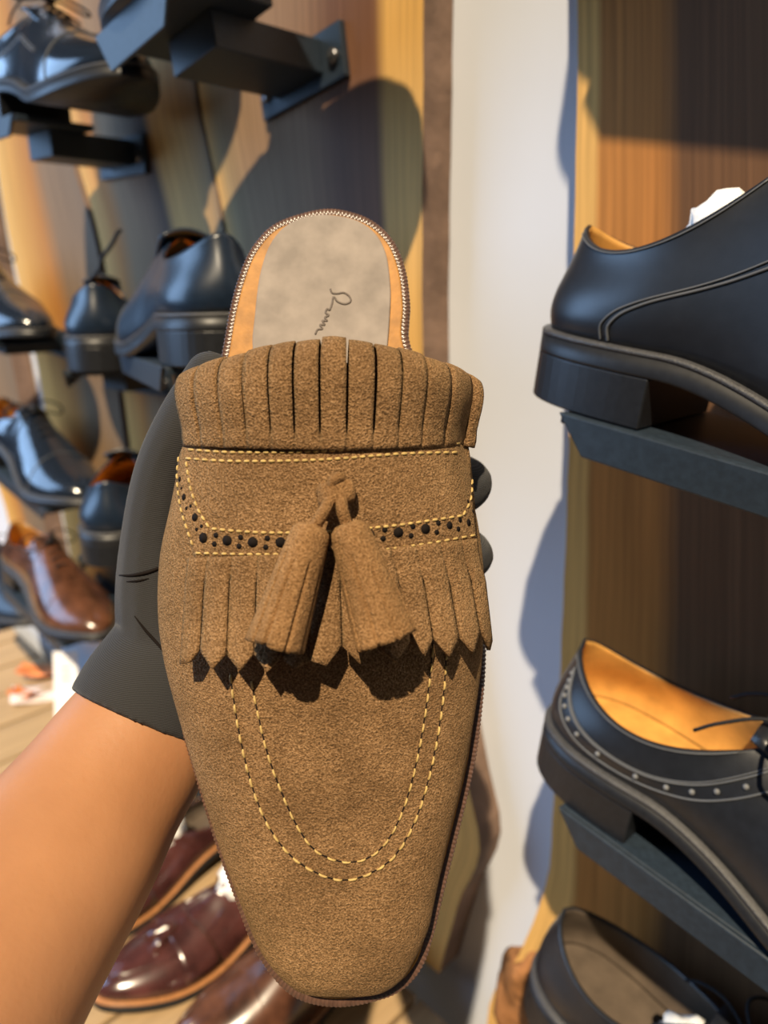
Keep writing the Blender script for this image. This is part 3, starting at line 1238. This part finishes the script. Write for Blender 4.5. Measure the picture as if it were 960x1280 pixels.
ytip = fl[:, 1].min() + 0.00025
ythroat = sp(420, 518)[1]
SPAN = ythroat - ytip
HD = [0, .0010, .0025, .005, .009, .016, .028, .045, .07, .10, .13, .16, .20]
HH = [0.003, .0070, .0110, .0155, .0192, .0225, .0260, .0295, .0348, .0415, .0490, .0560, .0625]
NST, NSC = 120, 72
vrows = []
for i in range(NST + 1):
    d = SPAN * (i / NST) ** 1.7
    y = ytip + d
    a, b = half_at(y)
    c, wd = (a + b) / 2, (b - a) / 2
    H = float(np.interp(d, HD, HH))
    k = smooth01(d / 0.17)
    ex = 0.62 * (1 - k) + 0.86 * k
    eh = 0.62 * (1 - k) + 0.80 * k
    row = []
    for j in range(NSC + 1):
        th = math.pi * j / NSC
        cs, sn = math.cos(th), math.sin(th)
        x = c - wd * math.copysign(abs(cs) ** ex, cs) * (1 + 0.05 * k * math.sin(2 * min(th, math.pi - th)))
        h = 0.0006 + H * abs(sn) ** eh
        row.append(Vector((x, y, h)))
    vrows.append(row)
g = G()
g.grid(vrows)
vamp = g.build('vamp', SUEDE, mule)
me = vamp.data
bvh = BVHTree.FromPolygons([v.co.copy() for v in me.vertices], [list(p.vertices) for p in me.polygons])
solid(vamp, 0.002, -1)


def hit(px, py):
    """first point of the vamp under a pixel, with its normal"""
    cx = 420
    for k in range(240):
        qx = px + (cx - px) * k * 0.002
        loc, nor, idx, dist = bvh.ray_cast(CL, lray(qx, py))
        if loc is not None:
            if nor.dot(CL - loc) < 0:
                nor = -nor
            if k:
                loc = loc + Vector(((px - qx) * 0.00026, 0, -abs(px - qx) * 0.0002))
            return loc, nor
    p = sp(px, py, 0.05)
    return p, Vector((0, 0, 1))


def lift(px, py, h):
    p, n = hit(px, py)
    return p + n * min(h, 0.0018) + (CL - p).normalized() * max(0, h - 0.0018)


def stitches(g, pxs, dash, gap, r, h, fn=None, lead=0.0):
    P = np.array(pxs, float)
    C = catmull(P, 400)
    L = np.concatenate([[0], np.cumsum(np.linalg.norm(np.diff(C, axis=0), axis=1))])
    s = lead
    while s + dash < L[-1]:
        pts = []
        for k in np.linspace(0, 1, 5):
            q = (np.interp(s + k * dash, L, C[:, 0]), np.interp(s + k * dash, L, C[:, 1]))
            pts.append(lift(q[0], q[1], h - (0.0006 if k in (0, 1) else 0)))
        g.tube(pts, [r * 0.6, r, r * 1.1, r, r * 0.6], 6)
        s += dash + gap


APO = [(288, 842), (293, 880), (302, 930), (316, 985), (336, 1033), (364, 1070), (398, 1092), (430, 1100), (462, 1092), (493, 1070), (517, 1030), (534, 980), (547, 920), (555, 860), (559, 795)]
API = [(314, 850), (322, 890), (334, 940), (350, 985), (370, 1030), (392, 1061), (418, 1075), (445, 1077), (470, 1066), (491, 1040), (508, 1000), (521, 950), (531, 895), (538, 840), (542, 795)]
g = G()
stitches(g, APO, 13, 6, 0.00040, 0.0003)
stitches(g, API, 13, 6, 0.00036, 0.0003)
st = g.build('apron_stitching', THREAD, mule)
st['label'] = 'yellow thread stitched in a double U'
# dark line painting the shade in needle holes and groove between stitches
g = G()
for A in (APO, API):
    C = catmull(A, 160)
    g.tube([lift(a, b, -0.00022) for a, b in C], 0.00038, 6)
g.build('apron_groove_shade', RECESS_SHADE, mule)

# ---- saddle strap
SL = [(238, 550), (229, 572), (226, 600), (231, 640), (247, 697)]
SR = [(581, 550), (584, 572), (586, 600), (589, 640), (592, 674)]


def strap_px(u, v):
    """u across 0..1, v from top edge to bottom edge 0..1"""
    a = catmull(SL, 61)
    b = catmull(SR, 61)
    i = v * 60
    k = min(59, int(i))
    l = a[k] + (a[k + 1] - a[k]) * (i - k)
    r = b[k] + (b[k + 1] - b[k]) * (i - k)
    p = l + (r - l) * u
    p[1] += 3.0 * math.sin(math.pi * u) * (1 - v) * 0.5 + 3.0 * math.sin(math.pi * u) * v
    return p


rows = []
for j in range(41):
    rows.append([lift(*strap_px(i / 90, j / 40), 0.0004 + 0.0011) for i in range(91)])
g = G()
g.grid(rows)
strap = g.build('saddle_strap', SUEDE, mule)
solid(strap, 0.0014, -1)
HS = 0.0016
g = G()
for dy in (0, 11):
    stitches(g, [(240 - dy * 0.3, 563 + dy), (300, 566 + dy), (400, 564 + dy), (500, 557 + dy), (575, 556 + dy)], 7.5, 2.6, 0.00046, HS)
stitches(g, [(229, 572), (227, 600), (232, 640), (248, 690)], 7, 3.5, 0.00042, HS)
stitches(g, [(248, 691), (330, 692), (420, 690), (510, 682), (590, 669)], 7, 3.5, 0.00042, HS)
stitches(g, [(238, 578), (243, 610), (252, 637), (266, 661)], 7, 3.0, 0.00045, HS)
stitches(g, [(268, 661), (330, 665), (400, 664), (480, 658), (540, 650), (574, 645)], 7, 3.0, 0.00045, HS)
stitches(g, [(574, 645), (583, 625), (585, 600)], 7, 3.0, 0.00042, HS)
g.build('strap_stitching', THREAD, strap)


def disc(g, px, py, r, h):
    p, n = hit(px, py)
    t = n.cross(Vector((0, 1, 0))).normalized()
    b = n.cross(t)
    c = p + n * h
    m = 14
    top = [c + (t * math.cos(2 * math.pi * k / m) + b * math.sin(2 * math.pi * k / m)) * r for k in range(m)]
    g.prism(top, -n * 0.0004)


g = G()
BIG = [(258, 672), (287, 675), (318, 677), (352, 677), (385, 677), (420, 674), (461, 668), (496, 665), (529, 661), (558, 657), (581, 654)]
for i, (a, b) in enumerate(BIG):
    disc(g, a, b, 0.00165 - 0.0004 * (a > 545), 0.00162)
    if i + 1 < len(BIG):
        c, d = BIG[i + 1]
        mx, my = (a + c) / 2, (b + d) / 2
        disc(g, mx + 1, my - 5, 0.00088, 0.00162)
        disc(g, mx - 1, my + 6, 0.00088, 0.00162)
for a, b, r in ((235, 622, .0011), (248, 647, .0013), (230, 600, .0009), (243, 633, .0006), (238, 636, .0006), (256, 658, .0006), (250, 662, .0006), (232, 611, .0005), (580, 628, .0007), (586, 640, .0006)):
    disc(g, a, b, r, 0.00162)
g.build('brogue_perforations', RECESS_SHADE, strap)  # dark discs carry the shade inside the punched holes

# ---- lower fringe
TX = [241, 264, 293, 325, 357, 390, 424, 457, 488, 519, 549, 575, 593]
BX = [233, 256, 288, 321, 353, 389, 428, 470, 514, 540, 571, 597, 607]
NOTCH = [828, 811, 816, 816, 822, 824, 806, 806, 800, 798, 797, 790, 800]
TIP = [826, 834, 836, 838, 834, 830, 828, 826, 818, 820, 816, 812]
for i in range(12):
    rows = []
    nr, nc = 16, 8
    for r in range(nr + 1):
        t = r / nr
        row = []
        for c in range(nc + 1):
            k = c / nc
            ye = NOTCH[i] * (1 - k) + NOTCH[i + 1] * k
            if k < 0.5:
                yb = NOTCH[i] + (TIP[i] - NOTCH[i]) * k / 0.5
            else:
                yb = TIP[i] + (NOTCH[i + 1] - TIP[i]) * (k - 0.5) / 0.5
            xx = TX[i] + (TX[i + 1] - TX[i]) * k
            y0 = 697 - 23 * (xx - 247) / 345 + 3 * math.sin(math.pi * (xx - 241) / 352) - 0.5
            py = y0 + (yb - y0) * t
            tt = (py - 690) / 130
            gp = 1.7 * smooth01((tt - 0.10) / 0.2)
            x0 = TX[i] + (BX[i] - TX[i]) * tt + gp
            x1 = TX[i + 1] + (BX[i + 1] - TX[i + 1]) * tt - gp
            if i == 11:
                x1 += gp
            px = x0 + (x1 - x0) * k
            row.append(lift(px, py, 0.0003 + 0.0095 * max(0, tt) ** 1.5 + 0.0006 * math.sin(math.pi * k) + 0.0006 * (i % 2) * max(0, tt)))
        rows.append(row)
    g = G()
    g.grid(rows)
    o = g.build('fringe_strip', SUEDE, mule)
    solid(o, 0.0013, 1)

# ---- upper fringe: strips rolled back over the throat
UX = [235, 257, 284, 312, 341, 370, 401, 433, 465, 495, 523, 550, 574, 592]
PROF = [(-0.0030, 0.0012), (0.0005, 0.0020), (0.0045, 0.0029), (0.0095, 0.0046), (0.0155, 0.0066), (0.0215, 0.0074), (0.0275, 0.0060), (0.0312, 0.0018),
        (0.0312, -0.0040), (0.0280, -0.0095), (0.0220, -0.0130)]
pc = catmull(PROF, 34)
for i in range(13):
    rows = []
    for r, (dt, dn) in enumerate(pc):
        row = []
        for c in range(7):
            k = c / 6
            gap = (1.9 if 4 <= i <= 8 else 1.1) * smooth01((dt + 0.001) / 0.006)
            if r > 20:
                gap = max(gap, 1.9 * (r / 34))
            x = UX[i] + gap + (UX[i + 1] - UX[i] - 2 * gap) * k
            a = abs((x - 413) / 180)
            base, n = hit(x, 551)
            n = (n * 0.6 + Vector((0, 0, 1)) * 0.4).normalized()
            sc = 1.10 - 0.32 * min(1, a) ** 1.5
            bl = 1.0 - 0.25 * a ** 2
            jit = 0.0004 * math.sin(i * 2.3) * smooth01(dt / 0.01)
            row.append(base + Vector((0, 1, 0)) * (dt * sc * 0.92 + jit) + n * (dn * bl + 0.0004) + Vector((0, 0, 1)) * (0.0004 * math.sin(math.pi * k)))
        rows.append(row)
    g = G()
    g.grid(rows)
    o = g.build('fringe_strip', SUEDE, mule)
    solid(o, 0.0014, 0)


# ---- tassels
def tassel(p0, p1, r0, r1, seed):
    p0, p1 = Vector(p0), Vector(p1)
    ax = (p1 - p0).normalized()
    u = ax.cross(Vector((0, 0, 1))).normalized()
    v = ax.cross(u)
    Ln = (p1 - p0).length
    rn = random.Random(seed)
    NS = 9
    N = 108
    rows = []
    cuts = [(2 * math.pi * (k + rn.uniform(-.2, .2)) / NS) for k in range(NS)]
    ends = [rn.uniform(-0.025, 0.025) for _ in range(NS)]
    starts = [rn.uniform(0.22, 0.42) for _ in range(NS)]
    M = 26
    for j in range(M + 1):
        t = j / M
        r = r0 + (r1 - r0) * t ** 0.85
        if t < 0.06:
            r *= 0.72 + 0.28 * math.sqrt(t / 0.06)
        row = []
        for k in range(N):
            th = 2 * math.pi * k / N
            rr = r * (1 + 0.05 * math.sin(3 * th + seed) * t)
            e = 0
            for q in range(NS):
                dl = abs((th - cuts[q] + math.pi) % (2 * math.pi) - math.pi)
                if t > starts[q]:
                    w_ = 0.05
                    if dl < w_:
                        rr -= r * 0.30 * (1 - dl / w_) * smooth01((t - starts[q]) / 0.08)
            si = int(((th - cuts[0]) % (2 * math.pi)) / (2 * math.pi) * NS) % NS
            row.append(p0 + ax * (Ln * t * (1 + ends[si] * t * 0.5)) + (u * math.cos(th) + v * math.sin(th)) * rr)
        rows.append(row)
    # turn inside at the bottom, close the top
    last = rows[-1]
    cen = p0 + ax * Ln
    rows.append([cen + (q - cen) * 0.72 - ax * 0.001 for q in last])
    rows.append([cen + (q - cen) * 0.45 - ax * 0.010 for q in last])
    rows.append([cen + (q - cen) * 0.02 - ax * 0.012 for q in last])
    top = p0
    rows.insert(0, [top + (q - top) * 0.02 for q in rows[0]])
    g = G()
    g.grid(rows, wrap=True)
    return g.build('tassel', SUEDE_T, mule)


kb, kn = hit(421, 612)
tl = tassel(lift(392, 657, 0.0085), lift(346, 806, 0.0185), 0.0056, 0.0088, 1)
tr = tassel(lift(434, 655, 0.0085), lift(481, 800, 0.0185), 0.0056, 0.0092, 4)
for ta, (px, py) in ((tl, (393, 660)), (tr, (434, 658))):
    g = G()
    P = [lift(421 + (px - 407) * 0.2, 614, 0.0055), lift(0.5 * (421 + px), 636, 0.0100), lift(px, py, 0.0090)]
    g.tube(catmull([tuple(q) for q in P], 10), 0.0019, 8)
    g.build('tassel_cord', SUEDE_T, ta)
# knot: a band looped over the cords
g = G()
c = lift(420, 613, 0.0050)
prof = [(-0.0042, 0.0010), (-0.0042, 0.0040), (-0.0036, 0.0050), (-0.0015, 0.0053), (0.0008, 0.0051), (0.0022, 0.0043), (0.0028, 0.0030), (0.0024, 0.0008)]
rows = []
for yy, rr in catmull(prof, 22):
    row = []
    for k in range(36):
        th = 2 * math.pi * k / 36
        r2 = rr * (1 + 0.05 * math.sin(3 * th + 1.0))
        row.append(c + Vector((math.cos(th) * r2 * 1.08, yy + 0.0007 * math.cos(th), math.sin(th) * r2 * 0.85)))
    rows.append(row)
g.grid(rows, wrap=True)
q = [lift(413, 612, 0.0070), lift(417, 601, 0.0080), lift(424, 597, 0.0075), lift(429, 601, 0.0050), lift(431, 610, 0.0030)]
g.tube(catmull([tuple(x) for x in q], 20), 0.0017, 8)
q = [lift(408, 605, 0.0050), lift(402, 612, 0.0030), lift(401, 619, 0.0010)]
g.tube(catmull([tuple(x) for x in q], 12), 0.0015, 8)
g.build('tassel_knot', SUEDE_T, mule)


# ------------------------------------------------------------------ the person: forearm and gloved hand
def arm():
    st = [(255, 800, .303, 70), (215, 862, .293, 84), (172, 925, .283, 96), (128, 988, .270, 105), (83, 1055, .255, 120), (30, 1130, .238, 135), (-30, 1215, .220, 152), (-130, 1360, .195, 185), (-260, 1560, .172, 230)]
    C = [at(a, b, d) for a, b, d, r in st]
    Rr = [r * d / FPX for a, b, d, r in st]
    CC = catmull([tuple(c) + (r,) for c, r in zip(C, Rr)], 60)
    rows = []
    for i in range(len(CC)):
        c = Vector(CC[i][:3])
        t = (Vector(CC[min(i + 1, 59)][:3]) - Vector(CC[max(i - 1, 0)][:3])).normalized()
        view = (c - CAM).normalized()
        s = t.cross(view).normalized()
        n = s.cross(t)
        r = CC[i][3]
        k = i / 59
        rows.append([c + (s * math.cos(2 * math.pi * j / 48) + n * (0.74 + 0.16 * k) * math.sin(2 * math.pi * j / 48)) * r * (1 + 0.015 * math.sin(2 * math.pi * j / 48 * 2 + 6 * k)) for j in range(48)])
    rows.insert(0, [C[0].lerp(q, 0.05) for q in rows[0]])
    rows.append([C[-1].lerp(q, 0.05) for q in rows[-1]])
    org = C[4]
    g = G()
    g.grid([[q - org for q in r] for r in rows], wrap=True)
    o = g.build('person', SKIN)
    o.location = org
    tag(o, 'person reaching in from the lower left, bare forearm, black knit glove, holding the suede mule', 'person')
    return o, org


person, porg = arm()


def glove():
    g = G()

    def limb(pts, n=14):
        C = catmull([tuple(at(a, b, d)) + (r,) for a, b, d, r in pts], 26)
        P = [Vector(c[:3]) for c in C]
        Rr = [c[3] for c in C]
        g.tube(P, Rr, n)
        for e in (0, -1):
            g.sphere(P[e], Rr[e] * 0.995, 8)
    # wrist and palm (behind the sole)
    limb([(232, 835, .300, .0275), (270, 760, .314, .030), (310, 690, .320, .030), (330, 640, .322, .026)])
    limb([(250, 800, .305, .025), (330, 760, .322, .026), (420, 720, .326, .022), (470, 690, .326, .019)])
    # thumb along the left side
    limb([(222, 822, .296, .0225), (203, 750, .290, .0185), (202, 670, .284, .0155), (213, 590, .277, .0135), (236, 525, .270, .0115), (262, 468, .268, .0088)])
    limb([(215, 800, .300, .020), (240, 700, .305, .019), (225, 600, .290, .014)])
    # four fingers round the right side
    limb([(330, 650, .324, .013), (440, 600, .330, .0115), (530, 585, .322, .0105), (582, 600, .302, .0100), (578, 612, .286, .0098), (555, 620, .280, .009)])
    limb([(350, 690, .325, .013), (460, 665, .332, .0118), (540, 670, .322, .0108), (586, 690, .302, .0095), (582, 700, .288, .0090), (560, 705, .281, .0085)])
    limb([(360, 740, .325, .013), (460, 735, .332, .0115), (545, 745, .324, .0105), (572, 765, .304, .0095), (570, 775, .294, .0090)])
    limb([(350, 780, .322, .012), (430, 800, .328, .0105), (500, 815, .322, .0095), (545, 828, .306, .0085), (560, 832, .298, .008)])
    # fat tube of the cuff
    st = [(176, 899, .284, 93), (196, 860, .288, 90), (222, 815, .294, 82), (246, 775, .302, 76)]
    C = [at(a, b, d) for a, b, d, r in st]
    Rr = [r * d / FPX for a, b, d, r in st]
    g2 = G()
    CC = catmull([tuple(c) + (r,) for c, r in zip(C, Rr)], 24)
    rows = []
    ax = (C[1] - C[0]).normalized()
    for i in range(24):
        c = Vector(CC[i][:3])
        view = (c - CAM).normalized()
        s = ax.cross(view).normalized()
        n = s.cross(ax)
        r = CC[i][3]
        rows.append([c + (s * math.cos(2 * math.pi * j / 48) + n * 0.80 * math.sin(2 * math.pi * j / 48)) * r for j in range(48)])
    b = len(g.v)
    g.grid(rows, wrap=True)
    g.f.append([b + k for k in range(48)]); g.m.append(0)
    g.f.append([b + 23 * 48 + k for k in range(48)]); g.m.append(0)
    o = mesh_obj('glove', [q - porg for q in g.v], g.f, GLOVE, person)
    m = o.modifiers.new('remesh', 'REMESH')
    m.mode = 'VOXEL'
    m.voxel_size = 0.0013
    m.use_smooth_shade = True
    m = o.modifiers.new('smooth', 'SMOOTH')
    m.factor = 0.5
    m.iterations = 8
    return o


gl = glove()
gl['label'] = 'black knit glove'
bpy.context.view_layer.update()
_dg = bpy.context.evaluated_depsgraph_get()
_ev = gl.evaluated_get(_dg)
_m = _ev.to_mesh()
gb = BVHTree.FromPolygons([v.co + porg for v in _m.vertices], [list(p.vertices) for p in _m.polygons])
_ev.to_mesh_clear()
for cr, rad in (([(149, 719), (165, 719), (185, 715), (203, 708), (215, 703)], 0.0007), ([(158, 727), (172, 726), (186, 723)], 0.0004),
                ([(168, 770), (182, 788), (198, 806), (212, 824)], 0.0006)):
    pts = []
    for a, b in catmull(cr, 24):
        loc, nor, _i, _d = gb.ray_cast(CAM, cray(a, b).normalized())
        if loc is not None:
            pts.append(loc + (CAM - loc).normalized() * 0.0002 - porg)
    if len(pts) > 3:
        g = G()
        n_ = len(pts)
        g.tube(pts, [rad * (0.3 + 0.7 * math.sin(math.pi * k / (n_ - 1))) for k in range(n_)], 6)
        g.build('crease_shade', RECESS_SHADE, gl)  # dark tube laid on the glove as the shade of a fold

bpy.context.view_layer.update()
